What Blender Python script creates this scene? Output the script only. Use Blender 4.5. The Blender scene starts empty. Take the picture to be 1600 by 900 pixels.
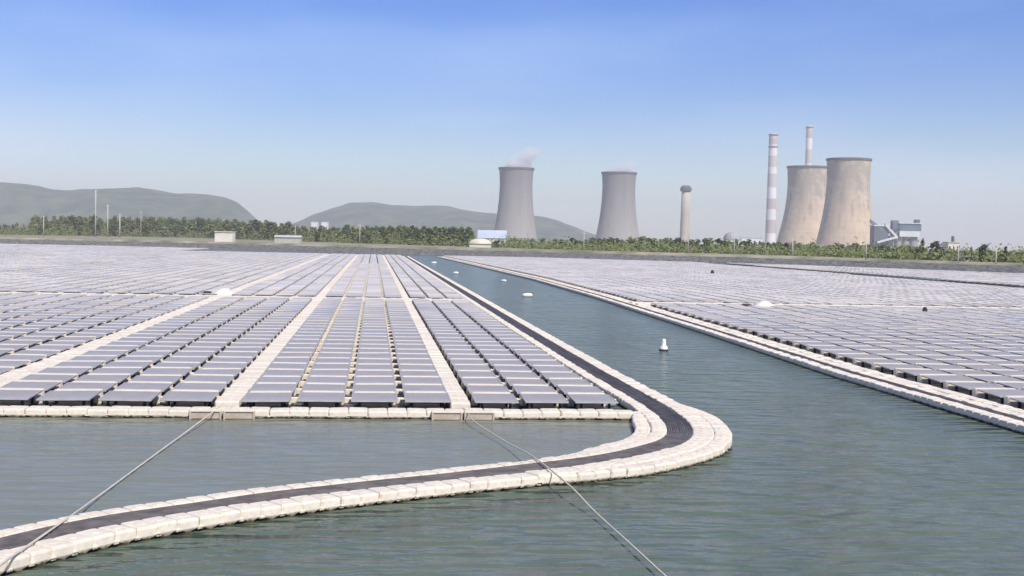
import bpy, math, random
import numpy as np
from math import sin, cos, atan, pi, radians, exp
from mathutils import Vector, Matrix, noise

random.seed(7)
S = bpy.context.scene
COL = S.collection

# ------------------------------------------------------------------ camera, world, sun, exposure
F = 1950.0
CAM_H = 5.8
TH, PT, RO = atan(218 / F), atan(75.4 / F), atan(.021)
fh = Vector((sin(TH), cos(TH), 0)); rh = Vector((cos(TH), -sin(TH), 0)); zz = Vector((0, 0, 1))
fw = fh * cos(PT) - zz * sin(PT); up0 = zz * cos(PT) + fh * sin(PT)
cr = rh * cos(RO) + up0 * sin(RO); cu = up0 * cos(RO) - rh * sin(RO)

def ray(x, y):
    return fw + cr * ((x - 800) / F) - cu * ((y - 450) / F)
def G(x, y, z=0.0):                       # point of the plane z seen at a pixel
    d = ray(x, y); t = (z - CAM_H) / d.z
    return Vector((0, 0, CAM_H)) + d * t
def D(x, y, dist):                        # point at a pixel and depth
    d = ray(x, y); return Vector((0, 0, CAM_H)) + d * dist
def P(v):
    w = Vector(v) - Vector((0, 0, CAM_H)); k = w.dot(fw)
    if k < .1: return (-9999, -9999, k)
    return (800 + F * w.dot(cr) / k, 450 - F * w.dot(cu) / k, k)

cam = bpy.data.cameras.new('camera'); cam.sensor_width = 36; cam.lens = F / 1600 * 36
cam.clip_start = .5; cam.clip_end = 40000
co = bpy.data.objects.new('camera', cam); COL.objects.link(co)
co.matrix_world = Matrix(((cr.x, cu.x, -fw.x, 0), (cr.y, cu.y, -fw.y, 0), (cr.z, cu.z, -fw.z, CAM_H), (0, 0, 0, 1)))
S.camera = co

SUN_EL, SUN_AZ = radians(48), radians(155)      # azimuth clockwise from +Y
W = bpy.data.worlds.new('World'); S.world = W; W.use_nodes = True
nt = W.node_tree; nt.nodes.clear()
wo = nt.nodes.new('ShaderNodeOutputWorld'); bg = nt.nodes.new('ShaderNodeBackground')
sky = nt.nodes.new('ShaderNodeTexSky'); sky.sky_type = 'NISHITA'; sky.sun_disc = False
sky.sun_elevation = SUN_EL; sky.sun_rotation = SUN_AZ
sky.air_density = 1.0; sky.dust_density = .6; sky.ozone_density = 2.6; sky.altitude = 0
hs = nt.nodes.new('ShaderNodeHueSaturation'); hs.inputs['Saturation'].default_value = 1.34; hs.inputs['Hue'].default_value = .519
# thin high veil of cloud
tc = nt.nodes.new('ShaderNodeTexCoord'); mp = nt.nodes.new('ShaderNodeMapping'); mp.inputs['Scale'].default_value = (1.2, 1.2, 5)
nz = nt.nodes.new('ShaderNodeTexNoise'); nz.inputs['Scale'].default_value = 2.2; nz.inputs['Detail'].default_value = 5; nz.inputs['Roughness'].default_value = .45
rp = nt.nodes.new('ShaderNodeValToRGB'); rp.color_ramp.elements[0].position = .45; rp.color_ramp.elements[1].position = .8
rp.color_ramp.elements[1].color = (.5, .5, .5, 1)
mx = nt.nodes.new('ShaderNodeMix'); mx.data_type = 'RGBA'; mx.inputs['B'].default_value = (7.6, 7.8, 8.4, 1)
L = nt.links.new
L(tc.outputs['Generated'], mp.inputs['Vector']); L(mp.outputs[0], nz.inputs['Vector']); L(nz.outputs['Fac'], rp.inputs['Fac'])
L(sky.outputs[0], hs.inputs['Color']); L(hs.outputs[0], mx.inputs['A']); L(rp.outputs['Color'], mx.inputs['Factor'])
sx_ = nt.nodes.new('ShaderNodeSeparateXYZ'); er = nt.nodes.new('ShaderNodeValToRGB'); ml = nt.nodes.new('ShaderNodeMix'); ml.data_type = 'RGBA'; ml.blend_type = 'MULTIPLY'; ml.inputs['Factor'].default_value = 1
er.color_ramp.elements[0].position = 0.0; er.color_ramp.elements[0].color = (.92, .90, .99, 1)
er.color_ramp.elements[1].position = .19; er.color_ramp.elements[1].color = (.46, .70, 1.0, 1)
e2_ = er.color_ramp.elements.new(.064); e2_.color = (.80, .84, .97, 1); e3_ = er.color_ramp.elements.new(.115); e3_.color = (.60, .74, .97, 1)
e4_ = er.color_ramp.elements.new(.5); e4_.color = (.98, .92, .88, 1); e5_ = er.color_ramp.elements.new(.26); e5_.color = (.56, .74, .98, 1)
vm = nt.nodes.new('ShaderNodeVectorMath'); vm.operation = 'SCALE'; vm.inputs['Scale'].default_value = 1.28
L(tc.outputs['Generated'], sx_.inputs[0]); L(sx_.outputs['Z'], er.inputs['Fac']); L(mx.outputs['Result'], ml.inputs['A']); L(er.outputs['Color'], ml.inputs['B']); L(ml.outputs['Result'], vm.inputs[0])
L(vm.outputs[0], bg.inputs['Color']); L(bg.outputs[0], wo.inputs['Surface'])
bg.inputs['Strength'].default_value = .10

sl = bpy.data.lights.new('sun', 'SUN'); sl.energy = 4.3; sl.angle = radians(.53); sl.color = (1, .92, .80)
so = bpy.data.objects.new('sun', sl); COL.objects.link(so)
sd = Vector((sin(SUN_AZ) * cos(SUN_EL), cos(SUN_AZ) * cos(SUN_EL), sin(SUN_EL)))
so.rotation_euler = (-sd).to_track_quat('-Z', 'Y').to_euler()
S.view_settings.view_transform = 'Standard'; S.view_settings.look = 'None'
S.view_settings.exposure = 0.15; S.view_settings.gamma = 1.0; S.view_settings.use_curve_mapping = False
S.cycles.sample_clamp_direct = 3.0; S.cycles.volume_bounces = 2; S.cycles.max_bounces = 8

# ------------------------------------------------------------------ materials
def mat(name, col, rough=.7, col2=None, scale=4.0, bump=0.0, metal=0.0, detail=4, coord='Object', lo=.35, hi=.65, stretch=None, spec=None):
    m = bpy.data.materials.new(name); m.use_nodes = True; n = m.node_tree; b = n.nodes['Principled BSDF']
    b.inputs['Base Color'].default_value = (*col, 1); b.inputs['Roughness'].default_value = rough; b.inputs['Metallic'].default_value = metal
    if spec is not None: b.inputs['Specular IOR Level'].default_value = spec
    if col2 or bump:
        t = n.nodes.new('ShaderNodeTexCoord'); q = n.nodes.new('ShaderNodeTexNoise')
        q.inputs['Scale'].default_value = scale; q.inputs['Detail'].default_value = detail
        src = t.outputs[coord]
        if coord == 'World':
            pass
        if stretch:
            mm = n.nodes.new('ShaderNodeMapping'); mm.inputs['Scale'].default_value = stretch
            n.links.new(src, mm.inputs['Vector']); src = mm.outputs[0]
        n.links.new(src, q.inputs['Vector'])
        if col2:
            r = n.nodes.new('ShaderNodeValToRGB'); r.color_ramp.elements[0].position = lo; r.color_ramp.elements[1].position = hi
            r.color_ramp.elements[0].color = (*col, 1); r.color_ramp.elements[1].color = (*col2, 1)
            n.links.new(q.outputs['Fac'], r.inputs['Fac']); n.links.new(r.outputs['Color'], b.inputs['Base Color'])
        if bump:
            u = n.nodes.new('ShaderNodeBump'); u.inputs['Strength'].default_value = 1; u.inputs['Distance'].default_value = bump
            n.links.new(q.outputs['Fac'], u.inputs['Height']); n.links.new(u.outputs[0], b.inputs['Normal'])
    return m

def geo_mat(name):
    """principled + world position separate, for materials laid out by height / place"""
    m = bpy.data.materials.new(name); m.use_nodes = True; n = m.node_tree; b = n.nodes['Principled BSDF']
    g = n.nodes.new('ShaderNodeNewGeometry'); s = n.nodes.new('ShaderNodeSeparateXYZ'); n.links.new(g.outputs['Position'], s.inputs[0])
    return m, n, b, g, s
def N(n, t, **k):
    q = n.nodes.new(t)
    for a, v in k.items(): setattr(q, a, v)
    return q
def mathn(n, op, a, b=None, clamp=False):
    q = n.nodes.new('ShaderNodeMath'); q.operation = op; q.use_clamp = clamp
    for i, v in enumerate((a, b)):
        if v is None: continue
        if isinstance(v, (int, float)): q.inputs[i].default_value = v
        else: n.links.new(v, q.inputs[i])
    return q.outputs[0]
def mixn(n, f, a, b):
    q = n.nodes.new('ShaderNodeMix'); q.data_type = 'RGBA'
    for key, v in (('Factor', f), ('A', a), ('B', b)):
        if isinstance(v, (tuple, float, int)): q.inputs[key].default_value = (*v, 1) if isinstance(v, tuple) else v
        else: n.links.new(v, q.inputs[key])
    return q.outputs['Result']
def noisen(n, vec, scale, detail=4, rough=.5, stretch=None):
    q = n.nodes.new('ShaderNodeTexNoise'); q.inputs['Scale'].default_value = scale; q.inputs['Detail'].default_value = detail; q.inputs['Roughness'].default_value = rough
    if stretch:
        m = n.nodes.new('ShaderNodeMapping'); m.inputs['Scale'].default_value = stretch; n.links.new(vec, m.inputs['Vector']); vec = m.outputs[0]
    n.links.new(vec, q.inputs['Vector']); return q.outputs['Fac']
def mr(n, v, a, b, c=0.0, d=1.0):
    q = n.nodes.new('ShaderNodeMapRange'); n.links.new(v, q.inputs['Value'])
    for i, x in enumerate((a, b, c, d)): q.inputs[i + 1].default_value = x
    return q.outputs[0]

# white HDPE float: chalky plastic, footprints/dust, brown-green slime above the waterline
m, n, b, g, s = geo_mat('float_plastic')
nf = noisen(n, g.outputs['Position'], 9, 5, .6)
nb = noisen(n, g.outputs['Position'], .9, 3)
c = mixn(n, mr(n, nf, .42, .72), (.84, .775, .66), (.68, .61, .50))
c = mixn(n, mathn(n, 'MULTIPLY', mr(n, nb, .5, .75), .35), c, (.55, .49, .42))
c = mixn(n, mr(n, g.outputs['Random Per Island'], 0, 1, 0, .22), c, (.52, .46, .38))
zl = mathn(n, 'ADD', s.outputs['Z'], mathn(n, 'MULTIPLY', mathn(n, 'SUBTRACT', nf, .5), .16))
c = mixn(n, mr(n, zl, .03, .10, 1, 0), c, (.075, .06, .028))
n.links.new(c, b.inputs['Base Color']); b.inputs['Roughness'].default_value = .6; b.inputs['Specular IOR Level'].default_value = .3
M_FLOAT = m

# solar glass: dark cells under dust, with the far rows' glare painted in
def glass_mat():
    m, n, b, g, s = geo_mat('panel_glass')
    nf = noisen(n, g.outputs['Position'], 1.3, 4, .6)
    nb = noisen(n, g.outputs['Position'], .06, 3, .6)
    gx = mathn(n, 'FRACT', mathn(n, 'MULTIPLY', s.outputs['X'], 6.0)); gy = mathn(n, 'FRACT', mathn(n, 'MULTIPLY', s.outputs['Y'], 6.0))
    line = mathn(n, 'MAXIMUM', mathn(n, 'GREATER_THAN', gx, .93), mathn(n, 'GREATER_THAN', gy, .93))
    rv = mr(n, g.outputs['Random Per Island'], 0, 1, -.26, .26)
    c = mixn(n, line, (.195, .18, .175), (.29, .27, .26))
    fy = mathn(n, 'MULTIPLY', mathn(n, 'FRACT', mathn(n, 'DIVIDE', mathn(n, 'SUBTRACT', s.outputs['Y'], 40.75), 2.4)), 2.4)
    n2 = noisen(n, g.outputs['Position'], 5, 4, .7)
    c = mixn(n, mathn(n, 'MULTIPLY', mr(n, mathn(n, 'ADD', fy, mathn(n, 'MULTIPLY', n2, -.35)), -.1, .55, 1, 0), .55), c, (.5, .46, .40))
    c = mixn(n, mathn(n, 'GREATER_THAN', n2, .735), c, (.62, .6, .56))
    c = mixn(n, mathn(n, 'ADD', mr(n, nf, .3, .8, .32, .72), rv, True), c, (.45, .395, .33))
    c = mixn(n, mathn(n, 'MULTIPLY', mr(n, mathn(n, 'ADD', s.outputs['Y'], mathn(n, 'MULTIPLY', nb, 30.0)), 88, 140), mathn(n, 'ADD', mr(n, noisen(n, g.outputs['Position'], .22, 4, .7, (.35, 1, 1)), .35, .65, .35, .95), rv, True)), c, (.84, .74, .62))  # distant glare put into the base colour: whitens along Y, mottled by noise
    n.links.new(c, b.inputs['Base Color'])
    n.links.new(mr(n, nb, .3, .7, .24, .42), b.inputs['Roughness'])
    b.inputs['IOR'].default_value = 1.4; b.inputs['Specular IOR Level'].default_value = .22; b.inputs['Specular Tint'].default_value = (1, .95, .88, 1); b.inputs['Sheen Weight'].default_value = .28; b.inputs['Sheen Roughness'].default_value = .45; b.inputs['Sheen Tint'].default_value = (1, .95, .88, 1)
    return m
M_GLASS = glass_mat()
M_ALU = mat('aluminium_frame', (.44, .43, .43), .55, (.54, .53, .52), 3, metal=.3)
M_DARK = mat('black_under', (.02, .02, .022), .8, (.035, .035, .035), 6)
M_CABLE = mat('cable_black', (.07, .064, .066), .7, (.13, .12, .12), 3.0, bump=.01, coord='Object', stretch=(1, 1, 1))
M_ROPE = mat('rope_fibre', (.52, .48, .38), .9, (.64, .60, .49), 8, bump=.004)
M_STEELW = mat('white_paint', (.78, .78, .76), .5, (.68, .68, .66), 2)
M_BUOY = mat('buoy_white', (.82, .82, .82), .4, (.72, .72, .70), 5)
M_RED = mat('faded_red', (.42, .20, .17), .7, (.5, .3, .27), 1)
M_POLE = mat('pole_concrete', (.50, .48, .42), .8, (.40, .38, .33), 1.5)
M_WIN = mat('window_dark', (.03, .035, .045), .2, (.05, .055, .06), 2)

def water_mat(name, calm):
    m, n, b, g, s = geo_mat(name)
    nb = noisen(n, g.outputs['Position'], .09, 3, .5)
    c = mixn(n, mr(n, nb, .3, .7), (.092, .128, .102), (.115, .145, .108)) if not calm else mixn(n, mr(n, nb, .3, .7), (.180, .200, .160), (.20, .215, .172))
    n.links.new(c, b.inputs['Base Color']); b.inputs['Roughness'].default_value = .17 if not calm else .2; b.inputs['IOR'].default_value = 1.33; b.inputs['Specular IOR Level'].default_value = .5 if not calm else .13
    w1 = noisen(n, g.outputs['Position'], .75, 1.6, .5, (.75, 2.1, 1))
    w2 = noisen(n, g.outputs['Position'], 3.2, 3, .6, (.5, 1.1, 1))
    w3 = noisen(n, g.outputs['Position'], .16, 2, .5)
    h = mathn(n, 'ADD', w1, mathn(n, 'MULTIPLY', w2, .12))
    h = mathn(n, 'MULTIPLY', h, mr(n, w3, .3, .7, .65, 1.2))
    u = n.nodes.new('ShaderNodeBump'); u.inputs['Strength'].default_value = 1; u.inputs['Distance'].default_value = .16 if calm else .66
    n.links.new(h, u.inputs['Height']); n.links.new(u.outputs[0], b.inputs['Normal'])
    return m
M_WATER = water_mat('lake_water', False)
M_CALM = water_mat('sheltered_water', True)

# ------------------------------------------------------------------ mesh helpers
class MB:
    def __init__(s): s.v = []; s.f = []
    def add(s, vs, fs):
        o = len(s.v); s.v += [tuple(v) for v in vs]; s.f += [tuple(i + o for i in f) for f in fs]
    def box(s, x0, x1, y0, y1, z0, z1, c=0.0, rot=0.0, origin=(0, 0)):
        if c <= 0:
            vs = [(x0, y0, z0), (x1, y0, z0), (x1, y1, z0), (x0, y1, z0), (x0, y0, z1), (x1, y0, z1), (x1, y1, z1), (x0, y1, z1)]
            fs = [(0, 3, 2, 1), (4, 5, 6, 7), (0, 1, 5, 4), (1, 2, 6, 5), (2, 3, 7, 6), (3, 0, 4, 7)]
        else:       # chamfered upright corners and top edge
            def ring(z, i, c):
                a, b_, d, e = x0 + i, x1 - i, y0 + i, y1 - i
                return [(a + c, d, z), (b_ - c, d, z), (b_, d + c, z), (b_, e - c, z), (b_ - c, e, z), (a + c, e, z), (a, e - c, z), (a, d + c, z)]
            vs = ring(z0, 0, c) + ring(z1 - c * .7, 0, c) + ring(z1 - c * .2, c * .25, c) + ring(z1, c * .8, c)
            fs = [tuple(range(7, -1, -1)), tuple(range(24, 32))]
            for r in range(3):
                for i in range(8):
                    j = (i + 1) % 8; fs.append((r * 8 + i, r * 8 + j, r * 8 + 8 + j, r * 8 + 8 + i))
        if rot:
            ox, oy = origin; ca, sa = cos(rot), sin(rot)
            vs = [(ox + (x - ox) * ca - (y - oy) * sa, oy + (x - ox) * sa + (y - oy) * ca, z) for x, y, z in vs]
        s.add(vs, fs)
    def tube(s, pts, rad, k=6, cap=True):
        pts = [Vector(p) for p in pts]; rs = rad if isinstance(rad, (list, tuple)) else [rad] * len(pts)
        o = len(s.v)
        for i, p in enumerate(pts):
            t = (pts[min(i + 1, len(pts) - 1)] - pts[max(i - 1, 0)]).normalized()
            a = t.cross(Vector((0, 0, 1)));
            if a.length < .05: a = t.cross(Vector((1, 0, 0)))
            a.normalize(); b_ = t.cross(a)
            for q in range(k):
                an = 2 * pi * q / k; s.v.append(tuple(p + (a * cos(an) + b_ * sin(an)) * rs[i]))
        for i in range(len(pts) - 1):
            for q in range(k):
                w = (q + 1) % k; s.f.append((o + i * k + q, o + i * k + w, o + i * k + k + w, o + i * k + k + q))
        if cap: s.f.append(tuple(o + q for q in range(k - 1, -1, -1))); s.f.append(tuple(o + (len(pts) - 1) * k + q for q in range(k)))
    def lathe(s, prof, k=32, cx=0, cy=0, cap=True):
        o = len(s.v)
        for r, z in prof:
            for q in range(k):
                a = 2 * pi * q / k; s.v.append((cx + r * cos(a), cy + r * sin(a), z))
        for i in range(len(prof) - 1):
            for q in range(k):
                w = (q + 1) % k; s.f.append((o + i * k + q, o + i * k + w, o + i * k + k + w, o + i * k + k + q))
        if cap: s.f.append(tuple(o + q for q in range(k - 1, -1, -1))); s.f.append(tuple(o + (len(prof) - 1) * k + q for q in range(k)))
    def mesh(s, name, m, smooth=False):
        me = bpy.data.meshes.new(name); me.from_pydata(s.v, [], s.f); me.materials.append(m)
        if smooth: me.polygons.foreach_set('use_smooth', [True] * len(me.polygons))
        me.update(); return me
    def build(s, name, m, parent=None, smooth=False):
        return obj(name, s.mesh(name, m, smooth), parent)

def obj(name, me, parent=None, loc=None, rz=0.0):
    o = bpy.data.objects.new(name, me); COL.objects.link(o)
    if parent: o.parent = parent
    if loc is not None: o.location = loc
    if rz: o.rotation_euler.z = rz
    return o
def tag(o, label, cat, group=None, kind=None):
    o['label'] = label; o['category'] = cat
    if group: o['group'] = group
    if kind: o['kind'] = kind
    return o
def empty(name, loc, label, cat, group=None, rz=0.0):
    o = bpy.data.objects.new(name, None); COL.objects.link(o); o.location = loc; o.rotation_euler.z = rz
    o.empty_display_size = .2
    return tag(o, label, cat, group)
ONES = 'zero one two three four five six seven eight nine ten eleven twelve thirteen fourteen fifteen sixteen seventeen eighteen nineteen'.split()
TENS = '. . twenty thirty forty fifty sixty seventy eighty ninety'.split()
ORD = 'zeroth first second third fourth fifth sixth seventh eighth ninth tenth eleventh twelfth thirteenth fourteenth fifteenth sixteenth seventeenth eighteenth nineteenth'.split()
def ordinal(k):
    if k < 20: return ORD[k]
    if k < 100:
        t, o = divmod(k, 10)
        return (TENS[t][:-1] + 'ieth') if o == 0 else TENS[t] + '-' + ORD[o]
    return '%d%s' % (k, 'th' if 10 <= k % 100 <= 20 else {1: 'st', 2: 'nd', 3: 'rd'}.get(k % 10, 'th'))

# ------------------------------------------------------------------ setting: water, land, embankment, hills
BANK = [(-900, 560), (-500, 530), (-260, 505), (-139, 488), (-68, 476), (3.7, 428), (62, 385), (115, 345), (152, 280), (178, 215), (215, 120), (260, 20), (300, -80)]
def smooth_line(pts, sub=8):
    out = []
    for i in range(len(pts) - 1):
        p0 = pts[max(i - 1, 0)]; p1 = pts[i]; p2 = pts[i + 1]; p3 = pts[min(i + 2, len(pts) - 1)]
        for k in range(sub):
            t = k / sub
            out.append(tuple(.5 * ((2 * p1[j]) + (-p0[j] + p2[j]) * t + (2 * p0[j] - 5 * p1[j] + 4 * p2[j] - p3[j]) * t * t + (-p0[j] + 3 * p1[j] - 3 * p2[j] + p3[j]) * t ** 3) for j in range(len(p1))))
    out.append(tuple(pts[-1])); return out
bank = smooth_line(BANK, 8)
def bank_y(x):                                  # the waterline's Y at X
    for (a, ya), (c_, yc) in zip(bank, bank[1:]):
        if a <= x <= c_ and c_ > a: return ya + (yc - ya) * (x - a) / (c_ - a)
    return -999 if x > 0 else 560
wb = MB(); wb.add([(-1000, -300, 0), (420, -300, 0), (420, 620, 0), (-1000, 620, 0)], [(0, 1, 2, 3)])
wo_ = wb.build('water', M_WATER); wo_['kind'] = 'structure'; wo_['label'] = 'rippled grey green lake water'

def loft(name, m, prof, kind='structure', far=False, wob=0):
    b_ = MB(); n_ = len(bank)
    rows = []
    for i, (x, y) in enumerate(bank):
        x0, y0 = bank[max(i - 1, 0)]; x1, y1 = bank[min(i + 1, n_ - 1)]
        t = Vector((x1 - x0, y1 - y0)).normalized(); nn = Vector((-t.y, t.x))
        row = []
        for off, z in prof:
            w = wob * noise.noise(Vector((x * .11, y * .11, z))) if z > .2 else 0
            row.append((x + nn.x * (off + w), y + nn.y * (off + w), z + w * .25))
        if far:
            a = radians(-72 + 172 * i / (n_ - 1))
            row.append((sin(a) * 8500, cos(a) * 8500, prof[-1][1]))
        rows.append(row)
    k = len(rows[0])
    for r in rows: b_.v += r
    for i in range(n_ - 1):
        for j in range(k - 1): b_.f.append((i * k + j, i * k + k + j, i * k + k + j + 1, i * k + j + 1))
    o = b_.build(name, m); o['kind'] = kind; return o
M_STONE = mat('stone_pitching', (.075, .078, .08), .9, (.19, .185, .175), .9, bump=.25, detail=8)
M_GRASS = mat('dry_grass', (.15, .155, .09), .95, (.36, .33, .24), .12, bump=.3, detail=8)
M_HILL = mat('hill_forest', (.014, .034, .022), .95, (.085, .12, .055), .014, bump=9, detail=10)
o = loft('embankment', M_STONE, [(-1.5, -.8), (0, 0), (2.2, .9), (5.2, 2.05)], wob=.5); o['label'] = 'dark stone pitched embankment along the far shore'
o = loft('ground', M_GRASS, [(5.1, 2.02), (6.8, 2.6), (8, 2.75), (14, 2.65), (40, 2.6)], far=True, wob=.5); o['label'] = 'dry grassy ground behind the embankment'

def hills(name, sil, dist, label, seed):
    b_ = MB(); xs = np.linspace(sil[0][0], sil[-1][0], 150); K = 26
    px = [p[0] for p in sil]; py = [p[1] for p in sil]
    for x in xs:
        y = np.interp(x, px, py); top = D(x, y, dist); hy = Vector((top.x, top.y, 0)); dr = hy.normalized()
        for k in range(K):
            t = (k / (K - 1)) * 2 - 1                     # -1 near foot .. 0 ridge .. 1 far foot
            d_ = dr * (t * 950); base = hy + d_
            prof_ = cos(t * pi / 2) ** 1.15
            nn = noise.fractal(Vector((base.x * .0028, base.y * .0028, seed)), 1.0, 2.1, 6)
            z = max(0, top.z) * prof_ * (1 + .55 * nn * (1 - prof_) * 2) + 9 * nn * (t != 0) * prof_
            b_.v.append((base.x, base.y, 2.4 + max(-3, z)))
    for i in range(len(xs) - 1):
        for k in range(K - 1): b_.f.append((i * K + k, i * K + K + k, i * K + K + k + 1, i * K + k + 1))
    o = b_.build(name, M_HILL, smooth=True); o['kind'] = 'structure'; o['label'] = label
hills('hills', [(-420, 350), (-300, 320), (-150, 292), (-60, 285), (0, 288), (40, 291), (80, 297), (110, 299), (150, 296), (215, 294), (250, 300), (275, 305), (320, 305), (350, 308), (370, 318), (385, 332), (405, 350), (430, 362)], 4300, 'long hazy wooded ridge behind the pole row', 3)
hills('hills', [(430, 362), (465, 347), (490, 334), (520, 325), (545, 318), (580, 318), (610, 323), (650, 326), (700, 325), (740, 332), (770, 334), (800, 338), (840, 338), (870, 345), (900, 356), (920, 365), (960, 378)], 4700, 'lower hazy wooded ridge behind the grey cooling tower', 9)

# haze
hb = MB(); hb.box(-9500, 9500, -1500, 9300, -2.5, 310)
m = bpy.data.materials.new('haze_air'); m.use_nodes = True; n = m.node_tree; n.nodes.clear()
pv = n.nodes.new('ShaderNodeVolumePrincipled'); ou = n.nodes.new('ShaderNodeOutputMaterial'); n.links.new(pv.outputs[0], ou.inputs['Volume'])
pv.inputs['Color'].default_value = (.86, .88, .93, 1); pv.inputs['Density'].default_value = .00016; pv.inputs['Anisotropy'].default_value = 0.0
ho = hb.build('haze', m); ho['kind'] = 'stuff'; ho['label'] = 'thin pale haze in the air'; ho['category'] = 'haze'

# ------------------------------------------------------------------ floating array layout
XA, XB, XL = -4.6, 2.95, -12.95                # pontoon walkways running away from the viewer
Y0 = 40.75; RP = 2.4                           # first panel row, row pitch
EDGE = [(20, 21.6), (37, 20.45), (53, 20.35), (78, 21.2), (100, 21.75), (125, 22.5), (180, 23.0), (280, 21.2), (378, 19.2), (420, 19.0)]
def edge_x(y): return float(np.interp(y, [e[0] for e in EDGE], [e[1] for e in EDGE]))
panels = []                                     # (x0, x1, y, block, row, col)
def cross(r): return r in (28, 29) or r in (76,)
def add_col(x0, x1, block, col, ymin=Y0, ymax=None):
    for r in range(0, 190):
        y = Y0 + r * RP
        if y < ymin: continue
        lim = min(380, bank_y((x0 + x1) / 2) - 9)
        if x0 < -60: lim = bank_y((x0 + x1) / 2) - 16
        if y > (ymax or lim): break
        if r in (28, 29): continue
        panels.append((x0, x1, y, block, r, col))
for i in range(4): add_col(XA + .35 + 1.75 * i, XA + .35 + 1.75 * (i + 1), 'mid', i + 1)
for i in range(3): add_col(XB + .35 + 1.67 * i, XB + .35 + 1.67 * (i + 1), 'edge', i + 1)
for i in range(4): add_col(XA - .35 - 1.90 * (i + 1), XA - .35 - 1.90 * i, 'left', i + 1)
xx = XL - .65; k = 0
while xx > -190:
    k += 1; add_col(xx - 1.84, xx, 'far', k); xx -= 2.0
    if k % 16 == 0: xx -= .7
for r in range(-9, 190):
    y = Y0 + r * RP; k = 0
    if r in (28, 29): continue
    xr = edge_x(y) + 2.3
    while xr < 178:
        k += 1
        if y < min(385, bank_y(xr + 1) - 9) and not 91 < xr < 99.5: panels.append((xr, xr + 2.02, y, 'right', r, k))
        xr += 2.02
# remember which show largest
def seen(x0, x1, y):
    c_ = P(((x0 + x1) / 2, y + .8, .35)); return c_[2] > 0 and -40 < c_[0] < 1640 and c_[1] < 920, c_[2]
order = sorted(range(len(panels)), key=lambda i: (not seen(*panels[i][:3])[0], seen(*panels[i][:3])[1]))
near = set(order[:300])

PW, PD, ZF, ZR = .865, 1.76, .45, .50            # width share, depth, front and rear height
def panel_parts(w):
    gl, fr, fl, un, rg = MB(), MB(), MB(), MB(), MB()
    hw = w / 2; t = (ZR - ZF) / PD; F2 = .045
    z = lambda y: ZF + y * t
    for (a, c_) in ((-hw, hw),):
        gl.add([(a + F2, F2, z(F2) - .004), (c_ - F2, F2, z(F2) - .004), (c_ - F2, PD - F2, z(PD - F2) - .004), (a + F2, PD - F2, z(PD - F2) - .004)], [(0, 1, 2, 3)])
    def bar(x0, x1, y0, y1):
        fr.add([(x0, y0, z(y0) - .04), (x1, y0, z(y0) - .04), (x1, y1, z(y1) - .04), (x0, y1, z(y1) - .04), (x0, y0, z(y0) + .004), (x1, y0, z(y0) + .004), (x1, y1, z(y1) + .004), (x0, y1, z(y1) + .004)],
               [(0, 3, 2, 1), (4, 5, 6, 7), (0, 1, 5, 4), (1, 2, 6, 5), (2, 3, 7, 6), (3, 0, 4, 7)])
    bar(-hw, hw, 0, F2); bar(-hw, hw, PD - F2, PD); bar(-hw, -hw + F2, F2, PD - F2); bar(hw - F2, hw, F2, PD - F2)
    un.add([(-hw, 0, ZF - .05), (hw, 0, ZF - .05), (hw, PD, ZR - .05), (-hw, PD, ZR - .05)], [(0, 3, 2, 1)])
    for x in (-hw + .25, hw - .25): un.box(x - .04, x + .04, .25, .35, .1, ZF - .03); un.box(x - .04, x + .04, PD - .3, PD - .2, .1, ZR - .05)
    fl.box(-hw * .6, hw * .6, .35, PD - .15, -.15, .15, .06)
    rg.box(-hw + .05, hw - .05, PD + .14, RP - .09, -.15, .50, .06); rg.box(hw - .06, hw + .34, PD + .22, RP - .20, .12, .30, .03)
    return gl, fr, fl, un, rg
pm = {}
def panel_meshes(w):
    w = round(w, 2)
    if w not in pm:
        gl, fr, fl, un, rg = panel_parts(w * PW)
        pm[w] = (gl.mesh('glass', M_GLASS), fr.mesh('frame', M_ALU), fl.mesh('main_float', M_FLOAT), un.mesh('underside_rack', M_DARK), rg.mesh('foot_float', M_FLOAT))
    return pm[w]
PNAMES = ('glass', 'frame', 'main_float', 'underside_rack', 'foot_float')
near_r = sorted([i for i in near if panels[i][3] == 'right'], key=lambda i: panels[i][2])
for i in sorted(near):
    x0, x1, y, blk, r, c_ = panels[i]
    row = '%s row' % (ordinal(r + 1) if r >= 0 else 'outer ' + ordinal(-r))
    colw = ordinal(c_)
    if blk == 'mid': lab = 'dusty grey solar panel, %s from the pond, %s column right of left rope walkway' % (row, colw)
    elif blk == 'edge': lab = 'dusty grey solar panel, %s from the pond, %s column right of right rope walkway' % (row, colw)
    elif blk == 'left': lab = 'dusty grey solar panel, %s from the pond, %s column left of left rope walkway' % (row, colw)
    elif blk == 'far': lab = 'dusty grey solar panel, %s from the pond, %s column left of unroped walkway' % (row, colw)
    else: lab = 'dusty grey solar panel across the channel, %s, %s column in from its edge' % (row.replace('outer', 'nearer'), colw)
    e = empty('solar_panel', ((x0 + x1) / 2, y, 0), lab, 'solar panel', 'floating solar panels in long rows')
    e.rotation_euler = (random.uniform(-.006, .006), random.uniform(-.012, .012), random.uniform(-.006, .006))
    e.location.z = random.uniform(-.012, .012)
    for nm, me in zip(PNAMES, panel_meshes(x1 - x0)): obj(nm, me, e)

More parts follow.
